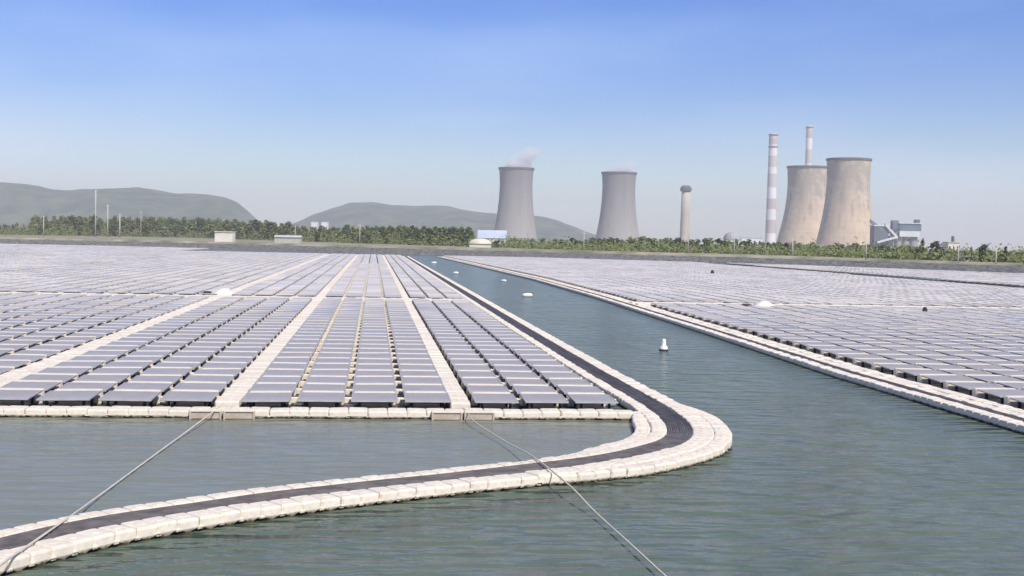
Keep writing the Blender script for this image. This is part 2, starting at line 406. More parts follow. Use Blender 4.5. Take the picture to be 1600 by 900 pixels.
# all the rest of the panels: one object
def far_panels():
    V = []; Fc = []; MI = []
    rnd = random.Random(3)
    for i, (x0, x1, y, blk, r, c_) in enumerate(panels):
        if i in near: continue
        cx = (x0 + x1) / 2; hw = (x1 - x0) * PW / 2; dz = rnd.uniform(-.015, .015); tl = rnd.uniform(-.03, .03); tx = rnd.uniform(-.012, .012) + .05 * noise.noise(Vector((x0 * .10, y * .04, 2)))
        o = len(V); f, r_ = ZF + dz - tl / 2, ZR + dz + tl / 2
        V += [(cx - hw, y, f - tx), (cx + hw, y, f + tx), (cx + hw, y + PD, r_ + tx), (cx - hw, y + PD, r_ - tx)]
        e = .045; s_ = (r_ - f) / PD * e
        V += [(cx - hw + e, y + e, f + s_ + .006 - tx), (cx + hw - e, y + e, f + s_ + .006 + tx), (cx + hw - e, y + PD - e, r_ - s_ + .006 + tx), (cx - hw + e, y + PD - e, r_ - s_ + .006 - tx)]
        Fc += [(o, o + 1, o + 5, o + 4), (o + 1, o + 2, o + 6, o + 5), (o + 2, o + 3, o + 7, o + 6), (o + 3, o, o + 4, o + 7), (o + 4, o + 5, o + 6, o + 7)]; MI += [1, 1, 1, 1, 0]
        V += [(cx - hw, y, f - .045 - tx), (cx + hw, y, f - .045 + tx), (cx + hw, y + PD, r_ - .045 + tx), (cx - hw, y + PD, r_ - .045 - tx)]
        Fc += [(o + 8, o + 9, o + 1, o), (o + 9, o + 10, o + 2, o + 1), (o + 10, o + 11, o + 3, o + 2), (o + 11, o + 8, o, o + 3), (o + 11, o + 10, o + 9, o + 8)]; MI += [1, 1, 1, 1, 2]
        # foot float between rows and the float below
        q = len(V); a, c2, y0, y1, z0, z1 = cx - hw + .05, cx + hw - .05, y + PD + .14, y + RP - .09, -.05, .50 + dz
        V += [(a, y0, z0), (c2, y0, z0), (c2, y1, z0), (a, y1, z0), (a, y0, z1), (c2, y0, z1), (c2, y1, z1), (a, y1, z1)]
        Fc += [(q + 4, q + 5, q + 6, q + 7), (q, q + 1, q + 5, q + 4), (q + 1, q + 2, q + 6, q + 5), (q + 3, q, q + 4, q + 7)]; MI += [3] * 4
        if y < 260:
            q = len(V); a, c2, y0, y1, z0, z1 = cx + hw - .06, cx + hw + .34, y + PD + .22, y + RP - .20, .0, .30
            V += [(a, y0, z0), (c2, y0, z0), (c2, y1, z0), (a, y1, z0), (a, y0, z1), (c2, y0, z1), (c2, y1, z1), (a, y1, z1)]
            Fc += [(q + 4, q + 5, q + 6, q + 7), (q, q + 1, q + 5, q + 4), (q + 1, q + 2, q + 6, q + 5), (q + 3, q, q + 4, q + 7)]; MI += [3] * 4
        q = len(V); a, c2, y0, y1, z1 = cx - hw * .6, cx + hw * .6, y + .35, y + PD - .15, .15
        V += [(a, y0, z0), (c2, y0, z0), (c2, y1, z0), (a, y1, z0), (a, y0, z1), (c2, y0, z1), (c2, y1, z1), (a, y1, z1)]
        Fc += [(q + 4, q + 5, q + 6, q + 7), (q, q + 1, q + 5, q + 4), (q + 1, q + 2, q + 6, q + 5), (q + 3, q, q + 4, q + 7)]; MI += [3] * 4
    me = bpy.data.meshes.new('solar_panels'); me.from_pydata(V, [], Fc)
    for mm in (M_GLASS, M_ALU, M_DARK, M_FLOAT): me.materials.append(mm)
    me.polygons.foreach_set('material_index', MI); me.update()
    o = obj('distant_solar_panels', me); tag(o, 'thousands of distant floating solar panels covering the lake', 'solar panels', kind='stuff')
far_panels()

# ------------------------------------------------------------------ pontoon cubes
TRK = [(9.45, 372), (9.45, 200), (9.45, 92), (9.5, 57), (9.6, 46), (9.64, 41.5), (9.5, 38.3), (9.08, 35.8), (8.35, 34.0), (7.3, 32.65), (5.9, 31.35), (4.1, 30.1), (1.07, 28.5), (-.5, 27.65), (-2.37, 26.5), (-3.6, 25.6), (-4.75, 24.65), (-5.9, 23.35), (-6.9, 21.9), (-8.4, 19.6), (-10.5, 16.2), (-12.5, 13)]
def resample(pts, step):
    out = [Vector(pts[0])]; acc = 0
    for a, c_ in zip(pts, pts[1:]):
        a = Vector(a); c_ = Vector(c_); d_ = (c_ - a).length; t = step - acc
        while t <= d_:
            out.append(a + (c_ - a) * (t / d_)); t += step
        acc = d_ - (t - step)
    return out
trk = [Vector(p) for p in smooth_line(TRK, 12)]
def offset(line, off):
    out = []
    for i, p in enumerate(line):
        t = (line[min(i + 1, len(line) - 1)] - line[max(i - 1, 0)]).normalized(); nn = Vector((-t.y, t.x))   # left of travel (travel goes toward the viewer, so this is +X, the outer side)
        out.append(p + nn * off)
    return out
cubes = []      # x, y, rot, sx, sy, label bits
def lane(pts, name, w=.56, step=.585, cond=None):
    q = resample(pts, step)
    for i in range(len(q) - 1):
        mid = (q[i] + q[i + 1]) / 2; d_ = q[i + 1] - q[i]
        if cond and not cond(mid): continue
        cubes.append((mid.x, mid.y, math.atan2(d_.y, d_.x), step * .985, w, name, i + 1))
def off_var(f):
    return [a_ + (b2 - a_) * f(a_) for a_, b2 in zip(offset(trk, 0), offset(trk, 1))]
def sm(x, a, c_): x = min(1, max(0, (x - a) / (c_ - a))); return x * x * (3 - 2 * x)
bend = lambda p: sm(p.x, 3.2, 6.2) * sm(p.y, 43.5, 39.0)
benc = lambda p: sm(p.x, 4.8, 7.4) * sm(p.y, 41.5, 38.0)
lane(off_var(lambda p: .69), 'on the outer lane of the curved causeway', .62, .47)
lane(off_var(lambda p: .72 + .54 * bend(p)), 'on the second outer lane at the causeway bend', .50, .47, cond=lambda p: p.y < 43 and p.x > 4.0 and p.y > 20)
lane(off_var(lambda p: -.62), 'on the inner lane of the curved causeway', .46, .47)
lane(off_var(lambda p: -.62 - .48 * benc(p)), 'on the second inner lane at the causeway bend', .46, .47, cond=lambda p: p.y < 40 and p.x > 4.2)
ST = .62
def straight(x0, y0, x1, y1, name, w=.56):
    L_ = math.hypot(x1 - x0, y1 - y0); k = int(L_ / ST)
    lane([(x0, y0), (x0 + (x1 - x0) / L_ * (k * ST + .01), y0 + (y1 - y0) / L_ * (k * ST + .01))], name, w, ST)
straight(8.6, 40.1, -60, 40.1, 'on the pond side front edge of the array', .74)
for X, nm in ((XA, 'on the left roped walkway'), (XB, 'on the right roped walkway'), (XL + .12, 'on the unroped walkway'), (XL - .44, 'on the outer side of the unroped walkway')):
    straight(X, 40.8, X, 378, nm, .56 if 'unroped' in nm else (.78 if X == XA else .66))
for Yc in (Y0 + 28 * RP + .3, Y0 + 28 * RP + .9, Y0 + 28 * RP + 2.7, Y0 + 28 * RP + 3.4):
    straight(8.4, Yc, -150, Yc, 'on the cross walkway'); straight(23.4, Yc + .6, 88, Yc + .6, 'on the cross walkway over the channel')
ed = [(edge_x(y), y) for y in np.linspace(20, 380, 500)]
lane([(x + .30, y) for x, y in ed], 'on the channel side lane of the far array')
lane([(x + 1.30, y) for x, y in ed], 'on the middle lane of the far array edge')
lane([(x + 1.89, y) for x, y in ed], 'on the inner lane of the far array edge')
for X in (90.4, 101.5): straight(X, 120, X, 300, 'beside the far water gap')
for Yc in (374, 379): straight(8, Yc - 1, -60, Yc + 3, 'at the far end of the array')
straight(24, 378, 62, 368, 'at the far end of the array over the channel')

def cube_seen(c_):
    q = P((c_[0], c_[1], .2)); return q[2] > 0 and -25 < q[0] < 1625 and q[1] < 935, q[2]
order = sorted(range(len(cubes)), key=lambda i: (not cube_seen(cubes[i])[0], cube_seen(cubes[i])[1]))
nearc = set(order[:300])
def cube_mesh(sx, sy):
    b_ = MB(); h = .275
    c1, c2 = .15, .035
    def ring(z, i, c):
        a, b2, d, e = -sx / 2 + i, sx / 2 - i, -sy / 2 + i, sy / 2 - i
        return [(a + c, d, z), (b2 - c, d, z), (b2, d + c, z), (b2, e - c, z), (b2 - c, e, z), (a + c, e, z), (a, e - c, z), (a, d + c, z)]
    vs = ring(-.22, .03, c1) + ring(.03, .02, c1) + ring(.09, 0, .045) + ring(h - .05, 0, c2) + ring(h - .012, .014, c2) + ring(h, .05, c2)
    b_.add(vs, [tuple(range(7, -1, -1)), tuple(range(40, 48))] + [(r * 8 + i, r * 8 + (i + 1) % 8, r * 8 + 8 + (i + 1) % 8, r * 8 + 8 + i) for r in range(5) for i in range(8)])
    # moulded lid ring and end lugs are part of the same casting
    b_.lathe([(.10, h - .01), (.10, h + .008), (.075, h + .012), (.0, h + .012)], 10, cap=False)
    for x in (-1, 1):
        for y in (-1, 1): b_.box(x * sx / 2 - .055 - (x > 0) * .01, x * sx / 2 + .055 - (x > 0) * .01, y * (sy / 2 - .05) - .06, y * (sy / 2 - .05) + .06, .05 + .03 * (x > 0), .075 + .03 * (x > 0))
    return b_.mesh('pontoon_cube', M_FLOAT)
cm = {}
for i in sorted(nearc):
    x, y, rz, sx, sy, nm, k = cubes[i]
    key = (round(sx, 3), round(sy, 3))
    if key not in cm: cm[key] = cube_mesh(*key)
    o = obj('pontoon_cube', cm[key], None, (x + random.uniform(-.012, .012), y + random.uniform(-.012, .012), random.uniform(-.014, .014) + (.13 if 'cross' in nm or 'roped' in nm else 0) - (.025 if 'second' in nm else 0)), rz)
    o.rotation_euler.x = random.uniform(-.025, .025); o.rotation_euler.y = random.uniform(-.025, .025); o.rotation_euler.z += random.uniform(-.03, .03)
    tag(o, 'white plastic pontoon cube %s, %s along' % (nm, ordinal(k)), 'pontoon cube', 'white pontoon cubes forming walkways')
b_ = MB()
for i, (x, y, rz, sx, sy, nm, k) in enumerate(cubes):
    if i in nearc: continue
    z = random.uniform(-.02, .02) + (.13 if 'cross' in nm or 'roped' in nm else 0)
    if y < 130:
        b_.box(x - sx / 2, x + sx / 2, y - sy / 2, y + sy / 2, -.1 + z, .26 + z, .04, rot=rz, origin=(x, y))
    else: b_.box(x - sx / 2, x + sx / 2, y - sy / 2, y + sy / 2, -.1 + z, .26 + z, 0, rot=rz, origin=(x, y))
tag(b_.build('distant_pontoon_cubes', M_FLOAT), 'countless distant white pontoon cubes edging the floating arrays', 'pontoon cubes', kind='stuff')

# cables lying side by side in the causeway and along the far array edge
def cable_run(line, half, label, z=.245, nc=11, step=.5):
    pts = resample(line, step); b_ = MB(); K = nc * 4 + 1; lo = []
    for i, p in enumerate(pts):
        t = (pts[min(i + 1, len(pts) - 1)] - pts[max(i - 1, 0)]).normalized(); nn = Vector((-t.y, t.x))
        wv = .05 * noise.noise(Vector((i * .13, 3.1, 0)))
        b_.v.append((*(p - nn * (half + .005)), z - .1))
        for j in range(K):
            u = j / (K - 1); a = u * nc * 2 * pi
            q = p + nn * ((u * 2 - 1) * half + wv)
            b_.v.append((q.x, q.y, z + .028 * abs(sin(a / 2)) + .02 * noise.noise(Vector((i * .21, j * .35, 1)))))
        b_.v.append((*(p + nn * (half + .005)), z - .1))
    K += 2
    for i in range(len(pts) - 1):
        for j in range(K - 1): b_.f.append((i * K + j, i * K + K + j, i * K + K + j + 1, i * K + j + 1))
    return tag(b_.build('cable_run', M_CABLE), label, 'cable run')
cable_run([Vector(p) for p in trk], .375, 'broad band of black cables laid along the curved white causeway')
cable_run([Vector((x + .80, y)) for x, y in ed], .20, 'narrow band of dark cables between white pontoons across the channel', nc=4, step=1.0)

# sheltered pond water between the causeway and the array front
pond = [p for p in offset(trk, -.5) if p.y < 39.2 and p.y > 13]
b_ = MB(); b_.v = [(p.x, p.y, .004) for p in pond] + [(-70, 13, .004), (-70, 40.1, .004), (9.0, 40.1, .004)]; b_.f = [tuple(range(len(b_.v)))]
o = b_.build('sheltered_water', M_CALM); o['kind'] = 'structure'; o['label'] = 'calm grey pond water inside the causeway'

M_RUST = mat('weathered_steel', (.40, .33, .26), .8, (.52, .45, .37), 5)
for X, nm in ((XA, 'left'), (XB, 'right')):
    for sd_, wd in ((-1, 'left'), (1, 'right')):
        x0, x1 = (X - .98 - .03, X - .03) if sd_ < 0 else (X + .03, X + 1.0)
        e = empty('mooring_bracket', ((x0 + x1) / 2, 39.62, 0), 'brown steel bracket at the pond edge, %s side of the %s rope' % (wd, nm), 'mooring bracket', 'steel mooring brackets at the pond edge')
        w = (x1 - x0) / 2
        t_ = MB(); t_.box(-w, w, -.06, .12, .24, .30, .012); t_.build('top_rail', M_FLOAT, e)
        p_ = MB(); p_.box(-w + .03, w - .03, -.02, .03, .02, .237); p_.build('face_plate', M_RUST, e)
        for q in (-w + .03, w - .03): u_ = MB(); u_.box(q - .03, q + .03, -.06, -.024, -.12, .236); u_.build('post', M_RUST, e)

# ------------------------------------------------------------------ mooring ropes
def rope(pts, label, rad=.026):
    b_ = MB(); q = smooth_line([tuple(p) for p in pts], 10); b_.tube(q, rad, 6)
    return tag(b_.build('mooring_rope', M_ROPE, smooth=True), label, 'rope', 'mooring ropes of the array')
def at(x, y, z): return tuple(G(x, y, z))
rope([at(343, 636, .3), at(292, 674, .12), at(240, 712, .07), at(150, 778, .10), at(104, 811, .30), at(40, 855, .33), at(0, 883, .34), at(-120, 972, .3)], 'pale rope stretched from the left walkway over the pond and causeway', .021)
rope([at(733, 636, .3), at(737, 655, .22), at(790, 690, .16), at(832, 713, .31), at(888, 757, .33), at(930, 800, .14), at(985, 850, .12), at(1045, 905, .12), at(1120, 970, .12)], 'pale rope running from the right walkway across the causeway into open water', .019)

# ------------------------------------------------------------------ buoys and small craft on the array
def buoy(x, y, sc, label, tall=True):
    p = G(x, y, 0); e = empty('buoy', (p.x, p.y, 0), label, 'buoy', 'white buoys in the channel')
    b_ = MB()
    if tall:
        b_.lathe([(.05, -.1), (.26, -.05), (.33, .12), (.30, .26), (.17, .42), (.15, .72), (.13, .86), (.04, .9)], 16); b_.build('float_body', M_BUOY, e, True)
        c_ = MB(); c_.lathe([(.345, .02), (.35, .07), (.345, .12)], 16, cap=False); c_.build('dark_band', M_DARK, e)
    else:
        b_.tube([(-.55, 0, .12), (-.45, 0, .16), (0, 0, .18), (.45, 0, .2), (.58, 0, .24)], [.05, .2, .25, .2, .05], 12); b_.build('float_body', M_BUOY, e, True)
        c_ = MB(); c_.tube([(.5, 0, .24), (.62, 0, .36)], .035, 6); c_.build('ring_lug', M_DARK, e)
    e.scale = (sc,) * 3; e.rotation_euler.z = random.uniform(-.4, .4)
buoy(1037, 548, .72, 'tall white buoy floating alone in the middle of the channel')
buoy(824, 464, .95, 'white drum buoy lying on its side by the far array edge', False)
buoy(787, 440, .7, 'small white drum buoy touching the far array edge', False)
buoy(712, 428, .9, 'distant white drum buoy mid channel', False)
buoy(678, 412, 1.1, 'most distant white drum buoy where the channel narrows', False)

M_TARP = mat('white_sheeting', (.74, .72, .69), .6, (.6, .57, .53), 1.2, bump=.05)
def covered_box(x, y, label, flip=1, sc=1.0):
    p = G(x, y, .25); e = empty('covered_equipment', (p.x, p.y, .2), label, 'covered equipment', 'sheeted equipment standing on the arrays')
    b_ = MB(); prof = [(-1.1, 0), (-1.0, .25), (-.7, .5), (-.2, .72), (.25, .70), (.7, .42), (1.05, .18), (1.25, 0)]
    for j, yy in enumerate((-.75, -.5, 0, .5, .75)):
        k_ = (.55, .93, 1, .9, .5)[j]
        b_.v += [(x_ * flip * (.9 + .1 * k_), yy, z_ * k_ + .02) for x_, z_ in prof]
    for j in range(4):
        for i in range(7): b_.f.append((j * 8 + i, j * 8 + i + 1, j * 8 + 9 + i, j * 8 + 8 + i))
    b_.f += [tuple(range(7, -1, -1)), tuple(range(32, 40))]
    b_.build('sheeting', M_TARP, e, True)
    c_ = MB(); c_.box(-1.9 * flip if flip > 0 else 1.25, -1.25 if flip > 0 else 1.9, -.45, .35, .02, .42, .05); c_.build('cabinet', M_DARK, e)
    d_ = MB(); d_.box(-2.1, 2.1, -1.1, 1.1, -.15, .06, .06); d_.build('raft', M_FLOAT, e)
    e.scale = (sc,) * 3
covered_box(352, 462, 'white sheeted equipment heap on the left array beside a long pale walkway', 1, 1.0)
covered_box(1194, 482, 'white sheeted equipment heap with dark cabinet on the array across the channel', 1, 1.0)
p = G(1445, 490, .3); b_ = MB(); b_.box(-.3, .3, -.3, .3, 0, .5, .06); b_.box(-.2, .2, -.2, .2, .49, .75, .05)
o = b_.build('junction_box', M_DARK); o.location = (p.x, p.y, .45); o.scale = (.55,) * 3; tag(o, 'small dark junction box standing alone on the array across the channel', 'junction box')
p = G(1113, 429, .3); o = obj('junction_box', o.data, None, (p.x, p.y, .45)); o.scale = (.9,) * 3; tag(o, 'tiny dark junction box near the far end of the array across the channel', 'junction box')
straight_w = [(-14.2, 122), (-10.5, 150)]

# ------------------------------------------------------------------ power station
def tower_mat(name, warm):
    m, n, b, g, s = geo_mat(name)
    t = n.nodes.new('ShaderNodeTexCoord'); sp = n.nodes.new('ShaderNodeSeparateXYZ'); n.links.new(t.outputs['Object'], sp.inputs[0])
    st = noisen(n, t.outputs['Object'], 1.0, 5, .65, (.14, .14, .012)); bl = noisen(n, t.outputs['Object'], .05, 5, .6)
    z = mathn(n, 'ADD', mathn(n, 'DIVIDE', sp.outputs['Z'], 115.0), mathn(n, 'MULTIPLY', mathn(n, 'SUBTRACT', st, .5), .9 if warm else .4))
    if warm:
        c = mixn(n, mr(n, z, .32, .75), (.58, .455, .345), (.40, .355, .305))
        c = mixn(n, mathn(n, 'MULTIPLY', mr(n, st, .5, .7), .5), c, (.22, .20, .18))
        c = mixn(n, mathn(n, 'MULTIPLY', mr(n, bl, .5, .62), .6), c, (.64, .54, .41))
        b2_ = noisen(n, t.outputs['Object'], .16, 5, .7); c = mixn(n, mathn(n, 'MULTIPLY', mr(n, b2_, .56, .68), .55), c, (.27, .235, .20))
    else:
        c = mixn(n, mr(n, z, .1, .9), (.33, .32, .31), (.23, .225, .235))
        c = mixn(n, mathn(n, 'MULTIPLY', mr(n, st, .5, .75), .3), c, (.12, .12, .13))
    ring = mathn(n, 'GREATER_THAN', mathn(n, 'FRACT', mathn(n, 'DIVIDE', sp.outputs['Z'], 7.0)), .86)
    c = mixn(n, mathn(n, 'MULTIPLY', ring, .07), c, (.12, .11, .10))
    n.links.new(c, b.inputs['Base Color']); b.inputs['Roughness'].default_value = .9; return m
M_TW, M_TG = tower_mat('stained_warm_concrete', True), tower_mat('grey_concrete', False)
M_RIM = mat('dark_rim', (.10, .10, .11), .9, (.14, .14, .14), .1)
def tower(cx, topy, dist, rt, rthr, rb, m, label, H_=115):
    p = D(cx, 380, dist); base = 2.5; top = D(cx, topy, dist).z
    e = empty('cooling_tower', (p.x, p.y, base), label, 'cooling tower', 'concrete cooling towers of the power station')
    Ht = top - base; zt = .78 * Ht; prof = []; kb = ((rb / rthr) ** 2 - 1) / zt ** 2; ktp = ((rt / rthr) ** 2 - 1) / max(1, (Ht - zt)) ** 2
    for i in range(28):
        z = 6 + (Ht - 6) * i / 27
        k_ = kb if z < zt else ktp; prof.append((rthr * math.sqrt(1 + k_ * (z - zt) ** 2), z))
    full = prof + [(prof[-1][0] - 1.2, Ht)] + [(r - 1.2, z) for r, z in reversed(prof)]
    b_ = MB(); b_.lathe(full, 72, cap=False); b_.build('shell', m, e, True)
    c_ = MB(); r_ = prof[-1][0]; c_.lathe([(r_ + .003, Ht - 2.4), (r_ + .9, Ht - 2.2), (r_ + .9, Ht + .5), (r_ - 1.6, Ht + .5), (r_ - 1.6, Ht - 1)], 72, cap=False); c_.build('rim', M_RIM, e)
    d_ = MB(); rb_ = prof[0][0]                       # diagonal inlet columns, one lattice
    for q in range(36):
        a = 2 * pi * q / 36; a2 = 2 * pi * (q + .5) / 36; a3 = 2 * pi * (q + 1) / 36
        pt = lambda r, a_, z: (r * cos(a_), r * sin(a_), z)
        d_.tube([pt(rb_ + 1, a, 0), pt(rb_ - .4, a2, 6.3)], .45, 5); d_.tube([pt(rb_ + 1, a3, 0), pt(rb_ - .4, a2, 6.3)], .45, 5)
    d_.build('inlet_columns', m, e)
    return e
T1 = tower(804.5, 263, 1952, 27.3, 25.6, 36, M_TG, 'plain grey cooling tower with steam, nearest the blue-roofed building')
T2 = tower(964.8, 270, 2019, 28, 26.5, 37.5, M_TG, 'plain grey cooling tower beside the lone short chimney')
T3 = tower(1259, 261, 1790, 29, 28, 43.5, M_TW, 'brown stained cooling tower half hidden behind its larger twin')
T4 = tower(1322.5, 249, 1596, 27.6, 26.8, 40, M_TW, 'largest cooling tower, tan below and grey streaked above')

def chimney(cx, topy, dist, rt, rb, bands, label, mats, platforms=()):
    p = D(cx, 380, dist); top = D(cx, topy, dist).z; Ht = top - 2.5
    e = empty('chimney', (p.x, p.y, 2.5), label, 'chimney')
    tot = sum(w for w, _ in bands); z = Ht; R = lambda z_: rt + (rb - rt) * (1 - z_ / Ht) ** 1.3
    for w, mi in bands:
        z0 = max(0, z - Ht * w / tot); b_ = MB(); b_.lathe([(R(z0), z0), (R((z0 + z) / 2), (z0 + z) / 2), (R(z), z)] + ([(R(z) - 1.2, z), (R(z) - 1.2, z - 6)] if z > Ht - 1 else []), 28, cap=False); b_.build('painted_band' if len(bands) > 2 else 'shaft', mats[mi], e, True); z = z0
    for f_ in platforms:
        zc = Ht * f_; b_ = MB(); b_.lathe([(R(zc) + .05, zc - .4), (R(zc) + 1.6, zc), (R(zc) + 1.6, zc + 1.1), (R(zc) + 1.3, zc + 1.1), (R(zc) + 1.3, zc + .1), (R(zc) + .05, zc + .1)], 28, cap=False); b_.build('platform', M_RIM, e)
    return e
M_BW = mat('chimney_white', (.78, .76, .76), .8, (.68, .66, .66), .08)
M_BR = mat('chimney_faded_red', (.52, .43, .43), .8, (.47, .40, .40), .08)
M_BG = mat('chimney_grey', (.54, .50, .50), .9, (.50, .47, .47), .08)
M_CC = mat('stack_concrete', (.50, .46, .41), .9, (.42, .38, .34), .1)
chimney(1203.5, 209, 2400, 8.0, 10.4, [(18, 1), (18, 0), (18, 2), (11, 0), (22, 2), (18, 0), (17, 1), (17, 0), (22, 1), (22, 0)], 'tall chimney with faded red and white bands left of the tan towers', [M_BW, M_BR, M_BG], (.985, .88))
chimney(1259.5, 197, 2850, 7.2, 9.5, [(18, 1), (16, 0), (20, 2), (20, 0), (100, 2)], 'distant chimney top rising from behind the tan cooling towers', [M_BW, M_BR, M_BG], (.985,))
e = chimney(1069.5, 291, 1900, 6.2, 7.9, [(1, 0)], 'short pale concrete chimney with dark flared cap standing alone', [M_CC])
Ht = D(1069.5, 291, 1900).z - 2.5; b_ = MB(); b_.lathe([(6.4, Ht - 8.5), (8.6, Ht - 7), (8.6, Ht - 3), (7.0, Ht - .5), (5.2, Ht + 1)], 28); b_.build('cap', M_RIM, e)

# steam
def steam(t, name, label, drift, hgt, dens):
    b_ = MB(); Ht = max(c_.bound_box[6][2] for c_ in t.children); rings = 9; K = 20; base = Vector((t.location.x, t.location.y, t.location.z + Ht - 3))
    for i in range(rings):
        u = i / (rings - 1); r = 24 * (1 - .25 * u) if u < .9 else 8
        c_ = base + Vector((drift * u ** 1.3, 0, hgt * u))
        for q in range(K):
            a = 2 * pi * q / K; rr = r * (1 + .25 * noise.noise(Vector((cos(a) * 2, sin(a) * 2, u * 4)))); b_.v.append((c_.x + rr * cos(a), c_.y + rr * sin(a), c_.z))
    for i in range(rings - 1):
        for q in range(K): w = (q + 1) % K; b_.f.append((i * K + q, i * K + w, i * K + K + w, i * K + K + q))
    b_.f += [tuple(range(K - 1, -1, -1)), tuple((rings - 1) * K + q for q in range(K))]
    m = bpy.data.materials.new('steam_vapour'); m.use_nodes = True; n = m.node_tree; n.nodes.clear()
    pv = n.nodes.new('ShaderNodeVolumePrincipled'); ou = n.nodes.new('ShaderNodeOutputMaterial'); n.links.new(pv.outputs[0], ou.inputs['Volume'])
    pv.inputs['Color'].default_value = (1, .98, 1, 1); pv.inputs['Anisotropy'].default_value = -.6
    g = n.nodes.new('ShaderNodeNewGeometry'); nf = noisen(n, g.outputs['Position'], .035, 4, .6); s_ = n.nodes.new('ShaderNodeSeparateXYZ'); n.links.new(g.outputs['Position'], s_.inputs[0])
    fz = mr(n, s_.outputs['Z'], base.z, base.z + hgt * .95, 1, 0)
    n.links.new(mathn(n, 'MULTIPLY', mathn(n, 'MULTIPLY', mr(n, nf, .45, .7), fz), dens), pv.inputs['Density'])
    o = b_.build(name, m); tag(o, label, 'steam', kind='stuff')
steam(T1, 'steam', 'faint steam plume drifting off the grey cooling tower', 26, 40, .3)
steam(T2, 'steam', 'barely visible steam over the second grey cooling tower', 12, 28, .10)

# coal handling plant right of the towers
def U(x, y, dist): return D(x, y, dist)
M_BLUE = mat('blue_cladding', (.10, .15, .21), .6, (.15, .20, .26), .05)
M_DBL = mat('dark_cladding', (.09, .11, .14), .6, (.13, .15, .18), .05)
M_SILO = mat('silo_concrete', (.40, .40, .42), .8, (.28, .29, .31), .06, stretch=(1, 1, .2))
M_WCL = mat('white_cladding', (.66, .68, .70), .6, (.58, .6, .62), .05)
dist = 1500.0; pl = U(1400, 386, dist); e = empty('coal_handling_plant', (pl.x, pl.y, 2.5), 'blue grey coal handling plant with silos and inclined galleries right of the towers', 'industrial plant')
e.rotation_euler.z = -TH
sc = dist / F
def lx(x): return (x - 1400) * sc
def lz(y): return (386.9 - y) * sc
def pbox(name, x0, x1, y0, y1, m, d0=-6, d1=6, roof=0):
    b_ = MB(); b_.box(lx(x0), lx(x1), d0, d1, lz(y1), lz(y0)); b_.build(name, m, e)
for i, (x0, x1) in enumerate(((1386, 1396), (1397, 1408), (1409, 1420), (1421, 1433))):
    b_ = MB(); r_ = (x1 - x0) / 2 * sc; b_.lathe([(r_, 0), (r_, lz(366)), (r_ * .8, lz(364))], 20, cx=lx((x0 + x1) / 2), cy=0); b_.build('silo', M_SILO, e)
pbox('silo_top_house', 1402, 1433, 356.5, 365, M_WCL, -8, 8)
pbox('upper_house', 1402, 1436, 345, 356, M_BLUE, -6, 6); pbox('roof_strip', 1401, 1437, 343.6, 344.8, M_WCL, -7, 7)
pbox('head_tower', 1392, 1401, 340, 372, M_BLUE, -5, 5); pbox('end_tower', 1428, 1434.5, 338, 343.4, M_DBL, -4, 4)
pbox('bunker_block', 1362, 1384, 350, 386, M_DBL, -9, 9); pbox('bunker_roof', 1361, 1385, 347.6, 349.7, M_WCL, -10, 10)
def gallery(x0, y0, x1, y1, h, m, name='conveyor_gallery', dy=0):
    b_ = MB(); a = (lx(x0), lz(y0)); c_ = (lx(x1), lz(y1)); hh = h * sc / 2; w = 2.2
    vs = []
    for X_, Z_ in (a, c_):
        for Y_ in (-w, w):
            for s_ in (-1, 1): vs.append((X_, Y_ + dy, Z_ + s_ * hh))
    b_.add(vs, [(0, 1, 3, 2), (4, 6, 7, 5), (0, 4, 5, 1), (2, 3, 7, 6), (1, 5, 7, 3), (0, 2, 6, 4)]); b_.build(name, m, e)
gallery(1378, 347, 1398, 367, 4, M_WCL, dy=-9); gallery(1366, 375, 1396, 366, 3, M_WCL, dy=-11); gallery(1356, 342, 1376, 356, 5, M_BLUE, dy=-7); gallery(1404, 350, 1372, 366, 3, M_DBL, dy=-5)
for x_ in (1370, 1377, 1384, 1390):
    b_ = MB(); b_.tube([(lx(x_), -12, 0), (lx(x_), -12, lz(370))], .5, 5); b_.build('gallery_leg', M_BLUE, e)

# ------------------------------------------------------------------ buildings
def house(x0, x1, ytop, dist, label, wallm, roofm, roof='gable', depth=10, windows=2, base=2.6, z_top=None, cat='building', rise=.25):
    c_ = D((x0 + x1) / 2, ytop, dist); w = (x1 - x0) / F * dist; h = max(1.5, c_.z - base)
    e = empty('building', (c_.x, c_.y, base), label, cat); e.rotation_euler.z = -TH
    hr = h * rise; hw_ = w / 2; hwall = h - hr if roof != 'flat' else h - .25
    b_ = MB(); b_.box(-hw_ * .96, hw_ * .96, 0, depth, -.2, hwall); b_.build('wall', wallm, e)
    r_ = MB()
    if roof == 'flat': r_.box(-hw_, hw_, -.4, depth + .4, hwall + .003, h)
    elif roof == 'gable': r_.add([(-hw_, -.4, hwall), (hw_, -.4, hwall), (hw_, depth + .4, hwall), (-hw_, depth + .4, hwall), (-hw_, depth / 2, h), (hw_, depth / 2, h)], [(0, 1, 5, 4), (2, 3, 4, 5), (1, 2, 5), (3, 0, 4), (0, 3, 2, 1)])
    else:
        K = 12; vs = []
        for yy in (-.4, depth + .4):
            for q in range(K + 1): a = pi * q / K; vs.append((-hw_ * cos(a), yy, hwall + hr * sin(a)))
        fs = [(q, q + 1, K + 2 + q, K + 1 + q) for q in range(K)] + [tuple(range(K, -1, -1)), tuple(range(K + 1, 2 * K + 2))]; r_.add(vs, fs)
    r_.build('roof', roofm, e, roof == 'arch')
    for i in range(windows):
        x = -hw_ * .96 + (i + .5) / windows * w * .96; ww = w / windows * .18
        f_ = MB(); f_.box(x - ww, x + ww, -.06, .0 - .002, hwall * .35, hwall * .72); f_.build('window', M_WIN, e)
    return e
